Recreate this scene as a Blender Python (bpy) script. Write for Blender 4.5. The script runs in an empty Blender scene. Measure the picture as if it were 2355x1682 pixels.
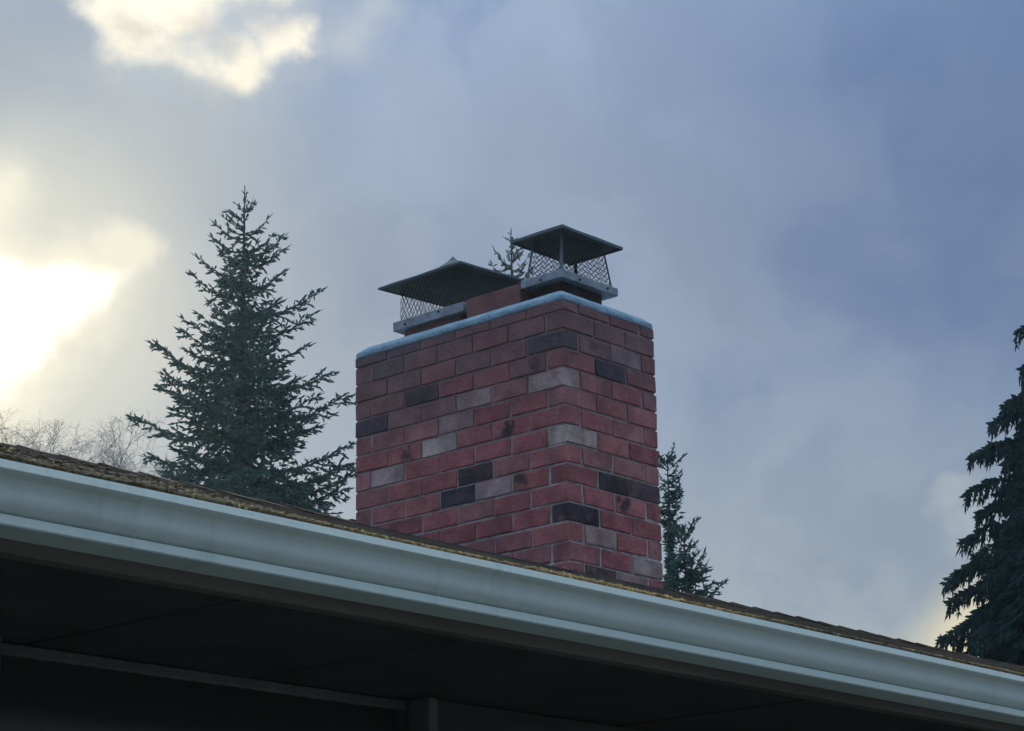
import bpy, bmesh, math, random
from mathutils import Vector, Matrix, noise as mnoise

scene = bpy.context.scene
COL = scene.collection
R = math.radians

# ------------------------------------------------------------------ camera
CAM = Vector((0.0, 0.0, 1.6))
F_PX, YAW, PITCH, ROLL = 5430.87, R(48.8403), R(16.7263), R(-1.193)
fwd = Vector((math.sin(YAW) * math.cos(PITCH), math.cos(YAW) * math.cos(PITCH), math.sin(PITCH)))
rt0 = Vector((math.cos(YAW), -math.sin(YAW), 0))
up0 = rt0.cross(fwd)
rt = rt0 * math.cos(ROLL) + up0 * math.sin(ROLL)
up = up0 * math.cos(ROLL) - rt0 * math.sin(ROLL)
cd = bpy.data.cameras.new('camera')
cam = bpy.data.objects.new('camera', cd)
COL.objects.link(cam)
m = Matrix((rt, up, -fwd)).transposed().to_4x4()
m.translation = CAM
cam.matrix_world = m
cd.sensor_width = 36.0
cd.lens = F_PX / 2355 * 36
cd.clip_start = 0.05
cd.clip_end = 20000
scene.camera = cam


def ray(px, py):
    """direction in the world of a pixel of the photograph (2355 x 1682)"""
    return (fwd + rt * ((px - 1177.5) / F_PX) - up * ((py - 841) / F_PX)).normalized()


def at(px, py, dist):
    """point on a pixel's ray at a horizontal distance from the camera"""
    d = ray(px, py)
    return CAM + d * (dist / math.hypot(d.x, d.y))


# ------------------------------------------------------------------ light
SUN_DIR = ray(30, 700)
SUN_EL = math.asin(SUN_DIR.z)
SUN_AZ = math.atan2(SUN_DIR.x, SUN_DIR.y)

world = bpy.data.worlds.new('World')
scene.world = world
world.use_nodes = True
wt = world.node_tree
wt.nodes.clear()


class NT:
    """short hand for building node trees"""
    def __init__(s, tree):
        s.t = tree

    def n(s, kind, **kw):
        nd = s.t.nodes.new(kind)
        for k, v in kw.items():
            setattr(nd, k, v)
        return nd

    def put(s, sock, v):
        if hasattr(v, 'is_output'):
            s.t.links.new(v, sock)
        elif v is not None:
            sock.default_value = v

    def math(s, op, a, b=None, c=None, clamp=False):
        nd = s.n('ShaderNodeMath', operation=op, use_clamp=clamp)
        s.put(nd.inputs[0], a); s.put(nd.inputs[1], b)
        if c is not None:
            s.put(nd.inputs[2], c)
        return nd.outputs[0]

    def vm(s, op, a, b=None):
        nd = s.n('ShaderNodeVectorMath', operation=op)
        s.put(nd.inputs[0], a)
        if b is not None:
            s.put(nd.inputs[1], b)
        return nd.outputs['Value'] if op in ('LENGTH', 'DISTANCE', 'DOT_PRODUCT') else nd.outputs[0]

    def scale(s, a, f):
        nd = s.n('ShaderNodeVectorMath', operation='SCALE')
        s.put(nd.inputs[0], a); s.put(nd.inputs['Scale'], f)
        return nd.outputs[0]

    def noise(s, vec, scale, detail=3, rough=0.5, dist=0.0, color=False):
        nd = s.n('ShaderNodeTexNoise')
        if vec is not None:
            s.put(nd.inputs['Vector'], vec)
        nd.inputs['Scale'].default_value = scale
        nd.inputs['Detail'].default_value = detail
        nd.inputs['Roughness'].default_value = rough
        nd.inputs['Distortion'].default_value = dist
        return nd.outputs['Color' if color else 'Fac']

    def ss(s, v, a, b, x0=0.0, x1=1.0):
        nd = s.n('ShaderNodeMapRange', interpolation_type='SMOOTHSTEP')
        s.put(nd.inputs['Value'], v)
        nd.inputs['From Min'].default_value = a; nd.inputs['From Max'].default_value = b
        nd.inputs['To Min'].default_value = x0; nd.inputs['To Max'].default_value = x1
        return nd.outputs['Result']

    def mix(s, f, a, b, blend='MIX'):
        nd = s.n('ShaderNodeMix', data_type='RGBA', blend_type=blend)
        s.put(nd.inputs[0], f)
        for k, v in ((6, a), (7, b)):
            if isinstance(v, tuple) and len(v) == 3:
                v = v + (1,)
            s.put(nd.inputs[k], v)
        return nd.outputs[2]


W = NT(wt)
dirv = W.n('ShaderNodeTexCoord').outputs['Generated']
wl = W.scale(W.vm('SUBTRACT', W.noise(dirv, 7, 2, color=True), (0.5, 0.5, 0.5)), 0.085)
wf = W.scale(W.vm('SUBTRACT', W.noise(dirv, 24, 5, color=True), (0.5, 0.5, 0.5)), 0.06)
d_soft = W.vm('ADD', dirv, wl)
d_warp = W.vm('ADD', d_soft, wf)


def blob(px, py, r_in, r_out, vec=d_warp):
    """1 near a direction of the sky, 0 away from it (radii in photograph pixels)"""
    c = ray(px, py)
    return W.ss(W.vm('DISTANCE', vec, tuple(c)), r_in / F_PX, r_out / F_PX, 1.0, 0.0)


sky = W.n('ShaderNodeTexSky', sky_type='NISHITA', sun_disc=False)
sky.sun_elevation = SUN_EL
sky.sun_rotation = SUN_AZ
sky.altitude = 50
sky.dust_density = 2.0

EXPOSURE = 0.45
K = 10.0 / 2 ** EXPOSURE      # the Background runs at strength 0.1; colours below are as displayed


def rad(r, g, b):
    return (r * K, g * K, b * K, 1)


sep = W.n('ShaderNodeSeparateXYZ')
W.put(sep.inputs[0], dirv)
dz = W.math('MAXIMUM', sep.outputs['Z'], 0.0)
big = W.noise(d_soft, 4.6, 2, 0.5)
mid = W.noise(d_warp, 12, 5, 0.55)
cloudiness = W.math('ADD', W.math('MULTIPLY', big, 0.6), W.math('MULTIPLY', mid, 0.4))
fine = W.noise(d_soft, 34, 5, 0.6)
sun_dist = W.vm('DISTANCE', d_soft, tuple(SUN_DIR))
low = W.ss(dz, 0.17, 0.29, 1.0, 0.0)


def over(f, k, c):
    global cloud
    cloud = W.mix(W.math('MULTIPLY', f, k) if k != 1 else f, cloud, c)


def torn(m, a=0.45, b=0.72):
    """ragged cloud edge: a soft mask cut by the noise"""
    n_ = W.math('ADD', W.math('MULTIPLY_ADD', mid, 0.8, -0.40), W.math('ADD', W.math('MULTIPLY_ADD', fine, 0.6, -0.30), W.math('MULTIPLY_ADD', W.noise(d_soft, 90, 4, 0.6), 0.35, -0.175)))
    return W.ss(W.math('ADD', m, W.math('MULTIPLY', n_, W.ss(m, 0.02, 0.4))), a, b)


def mx(*a):
    r_ = a[0]
    for q in a[1:]:
        r_ = W.math('MAXIMUM', r_, q)
    return r_


cloud = W.mix(W.ss(cloudiness, 0.39, 0.60), rad(0.145, 0.230, 0.410), rad(0.300, 0.388, 0.535))
over(low, 0.75, rad(0.375, 0.450, 0.500))
# darker bellies of cloud, deep grey blue away from the sun
over(W.ss(mid, 0.47, 0.66), 0.44, rad(0.180, 0.252, 0.395))
over(W.ss(sun_dist, 0.22, 0.44), W.ss(dz, 0.24, 0.42, 0.0, 0.85), rad(0.090, 0.165, 0.325))
over(W.ss(sun_dist, 0.03, 0.24, 1.0, 0.0), 0.75, rad(0.43, 0.485, 0.52))
over(blob(820, 290, 20, 330), 0.55, rad(0.27, 0.375, 0.56))
over(blob(50, 140, 40, 280), 0.88, rad(0.235, 0.30, 0.385))
over(blob(330, 330, 30, 250), 0.50, rad(0.30, 0.355, 0.42))
# warm veil round the sun
over(W.ss(sun_dist, 0.02, 0.125, 1.0, 0.0), 0.55, rad(0.66, 0.68, 0.60))
# pale patch low on the right and the last of the yellow light by the fir
over(torn(mx(blob(2130, 1190, 0, 170), blob(1990, 1230, 0, 130)), 0.1, 0.95), 0.60, rad(0.52, 0.58, 0.60))
over(blob(2180, 1465, 5, 190, d_soft), 0.92, rad(0.95, 0.84, 0.56))
# torn bright cloud above the sun
over(mx(blob(420, 50, 30, 300), W.math('MULTIPLY', blob(740, 20, 10, 190), 0.8)), 0.62, rad(0.56, 0.60, 0.60))
over(torn(mx(blob(280, 60, 0, 175), blob(450, 130, 0, 165), blob(560, 40, 0, 130), blob(360, -80, 30, 220)), 0.06, 1.0), 0.95, rad(0.98, 0.91, 0.74))
over(W.ss(fine, 0.44, 0.66), W.math('MULTIPLY', blob(340, 70, 40, 230), 0.75), rad(0.58, 0.54, 0.47))
over(blob(520, -20, 10, 120), 0.55, rad(0.44, 0.44, 0.46))
# the sun's own glow through a slanting break in the cloud: cream fringe, white heart
d_fine = W.vm('ADD', W.vm('ADD', dirv, W.scale(wf, 0.55)), W.scale(W.vm('SUBTRACT', W.noise(dirv, 70, 4, 0.6, color=True), (0.5, 0.5, 0.5)), 0.014))


def edge(p, q, w):
    """1 on the sun's side of the great circle through two directions of the sky, soft over w pixels"""
    n_ = ray(*p).cross(ray(*q)).normalized()
    if n_.dot(ray(40, 720)) < 0:
        n_ = -n_
    return W.ss(W.vm('DOT_PRODUCT', d_fine, tuple(n_)), -w / F_PX, w / F_PX)


reach = blob(-60, 720, 250, 520, dirv)
rim = W.math('MULTIPLY', W.math('MULTIPLY', edge((0, 500), (330, 575), 75), edge((385, 590), (70, 960), 75)), reach)
over(W.ss(W.vm('DISTANCE', dirv, tuple(ray(30, 710))), 0.03, 0.10, 1.0, 0.0), 0.55, rad(0.80, 0.78, 0.66))
over(mx(rim, W.math('MULTIPLY', blob(5, 470, 15, 130, d_fine), 0.8), W.math('MULTIPLY', blob(270, 590, 30, 120, d_fine), 0.8)), 0.88, rad(1.02, 0.965, 0.76))
over(W.math('MULTIPLY', W.math('MULTIPLY', edge((0, 592), (270, 650), 48), edge((265, 640), (15, 880), 58)), reach), 1, rad(1.9, 1.85, 1.68))
# overcast sky: some three times brighter overhead than towards the horizon
over(W.ss(dz, 0.48, 0.90), 0.8, rad(0.36, 0.40, 0.43))
cloud = W.scale(cloud, W.ss(dz, 0.30, 1.0, 0.85, 4.0))
col = W.mix(0.98, sky.outputs['Color'], cloud)
bg = W.n('ShaderNodeBackground')
W.put(bg.inputs['Color'], col)
bg.inputs['Strength'].default_value = 0.1
wo = W.n('ShaderNodeOutputWorld')
wt.links.new(bg.outputs[0], wo.inputs['Surface'])
world.cycles.sampling_method = 'MANUAL'
world.cycles.sample_map_resolution = 1024

sd = bpy.data.lights.new('sun', 'SUN')
sd.energy = 1.2
sd.angle = R(11)
sd.color = (1.0, 0.955, 0.88)
sun = bpy.data.objects.new('sun', sd)
COL.objects.link(sun)
sun.rotation_euler = SUN_DIR.to_track_quat('Z', 'Y').to_euler()
sun.location = (0, 0, 30)

vs = scene.view_settings
vs.view_transform = 'Standard'
vs.look = 'None'
vs.exposure = EXPOSURE
vs.gamma = 1.0
vs.use_curve_mapping = False


# ------------------------------------------------------------------ materials
def material(name, rough=0.8, spec=0.3, metallic=0.0):
    mt = bpy.data.materials.new(name)
    mt.use_nodes = True
    b = mt.node_tree.nodes['Principled BSDF']
    b.inputs['Roughness'].default_value = rough
    b.inputs['Specular IOR Level'].default_value = spec
    b.inputs['Metallic'].default_value = metallic
    return mt, NT(mt.node_tree), b


def bump(N, b, h, strength, dist):
    nd = N.n('ShaderNodeBump')
    nd.inputs['Strength'].default_value = strength
    nd.inputs['Distance'].default_value = dist
    N.put(nd.inputs['Height'], h)
    N.t.links.new(nd.outputs[0], b.inputs['Normal'])


def obj_co(N):
    return N.n('ShaderNodeTexCoord').outputs['Object']


def simple(name, c0, c1, scale, rough=0.8, spec=0.3, metallic=0.0, bstr=0.3, bdist=0.004, detail=5, stretch=None):
    mt, N, b = material(name, rough, spec, metallic)
    v = obj_co(N)
    if stretch:
        v = N.vm('MULTIPLY', v, stretch)
    f = N.ss(N.noise(v, scale, detail, 0.6), 0.30, 0.70)
    N.put(b.inputs['Base Color'], N.mix(f, c0, c1))
    bump(N, b, N.noise(v, scale * 4, 4, 0.6), bstr, bdist)
    return mt


def brick_material():
    mt, N, b = material('brick', 0.9, 0.2)
    oi = N.n('ShaderNodeObjectInfo')
    v = N.vm('ADD', obj_co(N), N.scale(oi.outputs['Color'], 7.0))
    v = N.vm('ADD', v, N.scale((1, 0.7, 1.3), N.math('MULTIPLY', oi.outputs['Random'], 19.0)))
    n1 = N.noise(v, 9, 4, 0.6)
    n2 = N.noise(v, 55, 4, 0.65)
    n3 = N.noise(v, 200, 2, 0.6)
    c = N.mix(N.ss(n1, 0.3, 0.7), N.scale(oi.outputs['Color'], 0.62), N.scale(oi.outputs['Color'], 1.20))
    lum = N.n('ShaderNodeRGBToBW'); N.put(lum.inputs[0], oi.outputs['Color']); lum = lum.outputs[0]
    n5 = N.ss(N.noise(v, 13, 4, 0.65), 0.48, 0.70)
    # burnt bricks show red where the skin has worn off, pale ones show pink
    c = N.mix(N.math('MULTIPLY', N.math('MULTIPLY', n5, N.ss(lum, 0.08, 0.11, 1.0, 0.0)), 0.55), c, (0.20, 0.085, 0.09))
    c = N.mix(N.math('MULTIPLY', N.math('MULTIPLY', n5, N.ss(lum, 0.24, 0.32)), 0.55), c, (0.36, 0.185, 0.185))
    c = N.mix(N.math('MULTIPLY', N.ss(n2, 0.52, 0.72), 0.45), c, N.scale(oi.outputs['Color'], 0.5))
    # flashed (over-burnt) patch, only on the bricks that have one (object colour alpha below 1)
    pc = N.n('ShaderNodeCombineXYZ'); N.put(pc.inputs[0], N.math('MULTIPLY_ADD', oi.outputs['Random'], 0.07, -0.035)); pc.inputs[2].default_value = 0.008
    pd = N.vm('LENGTH', N.vm('ADD', N.vm('MULTIPLY', obj_co(N), (0.62, 0.0, 0.75)), pc.outputs[0]))
    pm = N.ss(N.math('ADD', pd, N.math('MULTIPLY_ADD', N.noise(v, 20, 5, 0.65), 0.13, -0.065)), 0.008, 0.034, 1.0, 0.0)
    pm = N.math('MULTIPLY', pm, N.math('GREATER_THAN', N.math('SUBTRACT', 1.0, oi.outputs['Alpha']), 0.01))
    c = N.mix(N.math('MULTIPLY', pm, 0.9), c, (0.040, 0.034, 0.042))
    # lime bloom and mortar smears
    c = N.mix(N.math('MULTIPLY', N.ss(N.noise(v, 24, 6, 0.72), 0.54, 0.80), 0.50), c, (0.42, 0.35, 0.36))
    # grime that has settled in blotches over the upper courses
    geo = N.n('ShaderNodeNewGeometry')
    sp = N.n('ShaderNodeSeparateXYZ'); N.put(sp.inputs[0], geo.outputs['Position'])
    g = N.math('ADD', N.ss(sp.outputs['Z'], 4.15, 4.72), N.math('MULTIPLY_ADD', N.noise(geo.outputs['Position'], 6, 4, 0.6), 1.3, -0.75), clamp=True)
    c = N.mix(N.math('MULTIPLY', g, 0.62), c, (0.16, 0.115, 0.128))
    # rain-washed streaks down the faces
    st = N.noise(N.vm('MULTIPLY', geo.outputs['Position'], (9, 9, 1.1)), 1.0, 5, 0.65)
    c = N.mix(N.math('MULTIPLY', N.ss(st, 0.50, 0.75), 0.45), c, (0.13, 0.095, 0.105))
    N.put(b.inputs['Base Color'], c)
    bump(N, b, N.math('ADD', N.math('MULTIPLY', n2, 0.7), N.math('MULTIPLY', n3, 0.3)), 0.9, 0.010)
    return mt


def mortar_material():
    mt, N, b = material('mortar', 0.95, 0.15)
    geo = N.n('ShaderNodeNewGeometry')
    P = geo.outputs['Position']
    sp = N.n('ShaderNodeSeparateXYZ'); N.put(sp.inputs[0], P)
    n = N.noise(P, 14, 5, 0.65)
    c = N.mix(N.ss(n, 0.32, 0.62), (0.29, 0.25, 0.26), (0.50, 0.46, 0.475))
    g = N.math('ADD', N.ss(sp.outputs['Z'], 3.70, 4.50), N.math('MULTIPLY_ADD', N.noise(P, 8, 4, 0.6), 1.6, -0.85), clamp=True)
    c = N.mix(N.math('MULTIPLY', g, 0.92), c, (0.25, 0.165, 0.17))
    N.put(b.inputs['Base Color'], c)
    bump(N, b, N.noise(P, 90, 4, 0.6), 0.8, 0.006)
    return mt


def foliage_material(name, cols, trans=0.25):
    mt = bpy.data.materials.new(name)
    mt.use_nodes = True
    t = mt.node_tree
    N = NT(t)
    b = t.nodes['Principled BSDF']
    b.inputs['Roughness'].default_value = 0.65
    b.inputs['Specular IOR Level'].default_value = 0.25
    at_ = N.n('ShaderNodeAttribute', attribute_name='tint')
    f = at_.outputs['Fac']
    cr = N.n('ShaderNodeValToRGB')
    el = cr.color_ramp.elements
    while len(el) < len(cols):
        el.new(0.5)
    for e, (p, c) in zip(el, cols):
        e.position = p
        e.color = c + (1,)
    N.put(cr.inputs[0], f)
    N.put(b.inputs['Base Color'], cr.outputs[0])
    tr = N.n('ShaderNodeBsdfTranslucent')
    N.put(tr.inputs['Color'], N.scale(cr.outputs[0], 1.3))
    mx = N.n('ShaderNodeMixShader')
    mx.inputs[0].default_value = trans
    t.links.new(b.outputs[0], mx.inputs[1]); t.links.new(tr.outputs[0], mx.inputs[2])
    t.links.new(mx.outputs[0], t.nodes['Material Output'].inputs['Surface'])
    return mt


M = {}
M['brick'] = brick_material()
M['mortar'] = mortar_material()
M['crown'] = simple('cement_crown', (0.19, 0.32, 0.42), (0.31, 0.455, 0.56), 13, 0.9, 0.2, bstr=0.9, bdist=0.012)
M['clay'] = simple('flue_clay', (0.165, 0.078, 0.075), (0.235, 0.115, 0.108), 11, 0.9, 0.2, bstr=0.5)
M['soot'] = simple('sooty_clay', (0.045, 0.035, 0.035), (0.085, 0.06, 0.06), 14, 0.9, 0.2, bstr=0.5)
M['galv'] = simple('galvanised_steel', (0.20, 0.23, 0.265), (0.34, 0.375, 0.42), 22, 0.5, 0.5, 0.35, bstr=0.1, bdist=0.002)
M['lid'] = simple('weathered_lid_steel', (0.085, 0.115, 0.135), (0.125, 0.16, 0.18), 7, 0.6, 0.4, 0.0, bstr=0.15, bdist=0.003)
M['wire'] = simple('wire_steel', (0.022, 0.028, 0.028), (0.04, 0.046, 0.046), 30, 0.5, 0.5, 0.5, bstr=0.0)
M['bolt'] = simple('rusty_bolt', (0.05, 0.04, 0.035), (0.10, 0.07, 0.05), 60, 0.7, 0.3, 0.3, bstr=0.1)
M['fascia'] = simple('brown_fascia_paint', (0.10, 0.088, 0.072), (0.15, 0.13, 0.11), 5, 0.6, 0.3, bstr=0.2, stretch=(0.4, 3, 3))
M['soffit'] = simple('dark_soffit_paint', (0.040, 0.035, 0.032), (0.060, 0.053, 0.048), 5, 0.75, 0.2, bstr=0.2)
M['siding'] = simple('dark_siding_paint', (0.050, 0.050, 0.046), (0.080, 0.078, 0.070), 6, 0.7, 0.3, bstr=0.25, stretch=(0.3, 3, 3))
M['trim'] = simple('dark_trim_paint', (0.095, 0.092, 0.086), (0.14, 0.135, 0.125), 8, 0.6, 0.3, bstr=0.2)
M['flash'] = simple('lead_flashing', (0.05, 0.045, 0.045), (0.10, 0.085, 0.08), 12, 0.55, 0.4, 0.2)
M['shingle'] = simple('asphalt_shingle', (0.085, 0.070, 0.055), (0.17, 0.135, 0.10), 6, 0.95, 0.15, bstr=0.8, bdist=0.006)
M['bark'] = simple('bark', (0.05, 0.04, 0.033), (0.11, 0.09, 0.075), 8, 0.95, 0.1, bstr=0.8, bdist=0.02)
M['twig'] = simple('twig_bark', (0.20, 0.18, 0.20), (0.30, 0.27, 0.29), 6, 0.9, 0.1)
M['grass'] = simple('grass_ground', (0.045, 0.070, 0.025), (0.10, 0.11, 0.05), 0.4, 0.95, 0.1, bstr=0.6, bdist=0.05)
M['bounce_grey'] = simple('bounce_slab_grey', (0.16, 0.157, 0.147), (0.22, 0.216, 0.20), 1.5, 0.9, 0.2, bstr=0.3)  # surface of the unseen slab added for bounce light
M['needle'] = foliage_material('spruce_needles', [(0.0, (0.032, 0.090, 0.096)), (0.6, (0.052, 0.125, 0.124)), (0.86, (0.085, 0.130, 0.105)), (1.0, (0.13, 0.115, 0.055))], 0.45)
M['cedar'] = foliage_material('drooping_fir_foliage', [(0.0, (0.018, 0.052, 0.062)), (0.7, (0.030, 0.080, 0.086)), (0.93, (0.050, 0.092, 0.080)), (1.0, (0.12, 0.085, 0.040))], 0.28)
M['moss'] = foliage_material('roof_moss', [(0.0, (0.095, 0.078, 0.042)), (0.35, (0.22, 0.160, 0.070)), (0.6, (0.44, 0.28, 0.080)), (0.85, (0.56, 0.39, 0.11)), (1.0, (0.32, 0.33, 0.10))], 0.15)

# white gutter paint with faint run-off streaks
gm, N, b = material('white_gutter_paint', 0.42, 0.4)
v = obj_co(N)
streak = N.noise(N.vm('MULTIPLY', v, (14, 3, 2)), 1.6, 5, 0.65)
blot = N.noise(v, 5, 4, 0.6)
c = N.mix(N.math('MULTIPLY', N.ss(streak, 0.50, 0.80), 0.35), (0.62, 0.705, 0.645), (0.34, 0.40, 0.34))
c = N.mix(N.math('MULTIPLY', N.ss(blot, 0.52, 0.75), 0.25), c, (0.40, 0.47, 0.41))
N.put(b.inputs['Base Color'], c)
bump(N, b, N.math('ADD', N.noise(v, 40, 3, 0.6), N.math('MULTIPLY', N.noise(N.vm('MULTIPLY', v, (2.2, 6, 6)), 2.0, 3, 0.5), 3.0)), 0.22, 0.003)
M['gutter'] = gm

# dark window glass
wm, N, b = material('window_glass', 0.12, 0.3)
b.inputs['Base Color'].default_value = (0.034, 0.031, 0.029, 1)
M['glass'] = wm


# ------------------------------------------------------------------ mesh helpers
class MB:
    def __init__(s):
        s.v, s.f, s.t = [], [], []

    def add(s, vs, fs, tint=None):
        o = len(s.v)
        s.v.extend(vs)
        s.f.extend([tuple(i + o for i in f) for f in fs])
        if tint is not None:
            s.t.extend([tint] * len(vs))

    def box(s, a, b2):
        (x0, y0, z0), (x1, y1, z1) = a, b2
        s.add([(x0, y0, z0), (x1, y0, z0), (x1, y1, z0), (x0, y1, z0), (x0, y0, z1), (x1, y0, z1), (x1, y1, z1), (x0, y1, z1)],
              [(3, 2, 1, 0), (4, 5, 6, 7), (0, 1, 5, 4), (1, 2, 6, 5), (2, 3, 7, 6), (3, 0, 4, 7)])

    def tube(s, pts, radii, n=5, cap=True, tint=None):
        pts = [Vector(p) for p in pts]
        rings = []
        vs = []
        for i, p in enumerate(pts):
            d = (pts[min(i + 1, len(pts) - 1)] - pts[max(i - 1, 0)])
            if d.length < 1e-9:
                d = Vector((0, 0, 1))
            d.normalize()
            a = d.orthogonal().normalized() if i == 0 else (rings[-1] - d * rings[-1].dot(d)).normalized()
            rings.append(a)
            bb = d.cross(a)
            for k in range(n):
                w = 2 * math.pi * k / n
                vs.append(tuple(p + (a * math.cos(w) + bb * math.sin(w)) * radii[i]))
        fs = []
        for i in range(len(pts) - 1):
            for k in range(n):
                k2 = (k + 1) % n
                fs.append((i * n + k, i * n + k2, (i + 1) * n + k2, (i + 1) * n + k))
        if cap:
            fs.append(tuple(reversed(range(n))))
            fs.append(tuple((len(pts) - 1) * n + k for k in range(n)))
        s.add(vs, fs, tint)

    def sweep_x(s, prof, xs, zoff=None, cap=True):
        """extrude a closed (y, z) outline along x"""
        n = len(prof)
        vs, fs = [], []
        for x in xs:
            dzz = zoff(x) if zoff else 0
            vs.extend([(x, y, z + dzz) for y, z in prof])
        for i in range(len(xs) - 1):
            for k in range(n):
                k2 = (k + 1) % n
                fs.append((i * n + k, i * n + k2, (i + 1) * n + k2, (i + 1) * n + k))
        if cap:
            fs.append(tuple(range(n)))
            fs.append(tuple((len(xs) - 1) * n + k for k in reversed(range(n))))
        s.add(vs, fs)

    def mesh(s, name, mat, smooth=False):
        me = bpy.data.meshes.new(name)
        me.from_pydata([tuple(p) for p in s.v], [], s.f)
        if s.t:
            a = me.attributes.new('tint', 'FLOAT', 'POINT')
            a.data.foreach_set('value', s.t)
        me.materials.append(mat)
        if smooth:
            me.polygons.foreach_set('use_smooth', [True] * len(me.polygons))
        me.update()
        return me

    def build(s, name, mat, parent=None, smooth=False, fix=True):
        me = s.mesh(name, mat, smooth)
        if fix:
            bm = bmesh.new(); bm.from_mesh(me)
            bmesh.ops.recalc_face_normals(bm, faces=bm.faces)
            bm.to_mesh(me); bm.free()
        return link(name, me, parent)


def link(name, data, parent=None, loc=None):
    o = bpy.data.objects.new(name, data)
    COL.objects.link(o)
    if parent is not None:
        o.parent = parent
    if loc is not None:
        o.location = loc
    return o


def bevel_obj(o, w, seg=2):
    bm = bmesh.new(); bm.from_mesh(o.data)
    bmesh.ops.bevel(bm, geom=[e for e in bm.edges if e.is_manifold and e.calc_face_angle(0) > 0.5], offset=w, segments=seg, affect='EDGES', profile=0.5)
    bm.to_mesh(o.data); bm.free()
    return o


def tag(o, label=None, cat=None, group=None, kind=None):
    for k, val in (('label', label), ('category', cat), ('group', group), ('kind', kind)):
        if val:
            o[k] = val
    return o


def thing(name, label, cat, loc, group=None):
    return tag(link(name, None, None, loc), label, cat, group)


def nz(x, y=0.0, z=0.0):
    return mnoise.noise(Vector((x, y, z)))


# ------------------------------------------------------------------ ground
g = MB()
S = 4000.0
g.add([(-S, -S, 0), (S, -S, 0), (S, S, 0), (-S, S, 0)], [(0, 1, 2, 3)])
tag(g.build('ground', M['grass'], fix=False), kind='structure')

g = MB()  # unseen slab under the camera, added to bounce light up at the gutter
g.add([(-9, -10, 0.004), (18, -10, 0.004), (18, 3.3, 0.004), (-9, 3.3, 0.004)], [(0, 1, 2, 3)])
tag(g.build('bounce_slab', M['bounce_grey'], fix=False), kind='structure')

# ------------------------------------------------------------------ house
HX0, HX1 = -2.0, 18.0          # the eave runs on past both sides of the picture
LIP_Y, LIP_Z = 3.0, 1.6 + 0.9548
SLOPE = 0.327
EAVE_Y, RIDGE_Y = 3.092, 7.75
house = thing('house', 'low house with mossy shingle roof, white gutter and dark eave below the brick chimney', 'house', (HX0, 3.75, 0))
HO = Vector((HX0, 3.75, 0))


def hpart(mb, name, mat, parent=None, **kw):
    """a part of the house, modelled in world coordinates; its origin is moved to the house's own"""
    mb.v = [tuple(Vector(p) - HO) for p in mb.v]
    return mb.build(name, mat, parent or house, **kw)


def sag(x):
    return 0.0035 * math.sin((x - 1.9) / 3.4 * math.pi) * math.exp(-((x - 3.6) / 4.0) ** 2) + 0.0015 * nz(x * 0.9, 3.3)


def roof_z(x, y):
    """upper surface of the old, slightly wavy roof"""
    z = LIP_Z + SLOPE * (y - LIP_Y)
    t = max(0.0, min(1.0, (y - EAVE_Y) / 1.2))
    z += 0.006 * nz(x * 0.7, y * 0.5, 1.7) * t
    a = max(0.0, min(1.0, (3.30 - x) / 0.55))          # the sheathing has lifted a little along the left of the eave
    b_ = max(0.0, min(1.0, (y - EAVE_Y) / 0.30))
    z += 0.019 * a * a * (3 - 2 * a) * b_ * b_ * (3 - 2 * b_) * max(0.0, 1 - max(0.0, y - 3.9) / 2.0)
    return z


# gutter: five inch ogee profile, lip - cove - lower fillet
outer = [(0.0042, -0.0005), (0.0, -0.0150), (0.0012, -0.0168), (0.0125, -0.0205), (0.0168, -0.0245), (0.0196, -0.0295), (0.0212, -0.0350), (0.0217, -0.0410), (0.0216, -0.0470), (0.0219, -0.0530),
         (0.0232, -0.0590), (0.0260, -0.0645), (0.0300, -0.0690), (0.0350, -0.0728), (0.0405, -0.0757), (0.0460, -0.0778), (0.0360, -0.0800), (0.0345, -0.0812), (0.0310, -0.0965), (0.0335, -0.0990)]
prof = outer + [(0.112, -0.099), (0.112, 0.004), (0.1105, 0.004), (0.1105, -0.0975), (0.0360, -0.0975), (0.0330, -0.0955), (0.0370, -0.0820), (0.0480, -0.0785),
                (0.0320, -0.0690), (0.0235, -0.055), (0.0230, -0.037), (0.0180, -0.025), (0.0130, -0.0225), (0.0030, -0.0180), (0.0018, -0.0150), (0.0060, -0.0020), (0.014, -0.001), (0.014, 0.0005)]
xs = [HX0 + (HX1 - HX0) * i / 400 for i in range(401)]
mb = MB()
mb.sweep_x([(LIP_Y + y, LIP_Z + z) for y, z in prof], xs, sag)
gutter = hpart(mb, 'gutter', M['gutter'], smooth=True)
gutter.data.set_sharp_from_angle(angle=R(24))
gutter['label'] = 'white painted metal rain gutter along the eave'
for xc in (1.2, 7.3, 13.4):          # lap joints of the gutter lengths
    mb = MB()
    lap = [(y - 0.0012, z) for y, z in outer[1:20]] + [(y + 0.0004, z) for y, z in reversed(outer[1:20])]
    mb.sweep_x([(LIP_Y + y, LIP_Z + z) for y, z in lap], [xc - 0.05, xc, xc + 0.05], sag)
    hpart(mb, 'lap_joint', M['gutter'], gutter)

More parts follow.
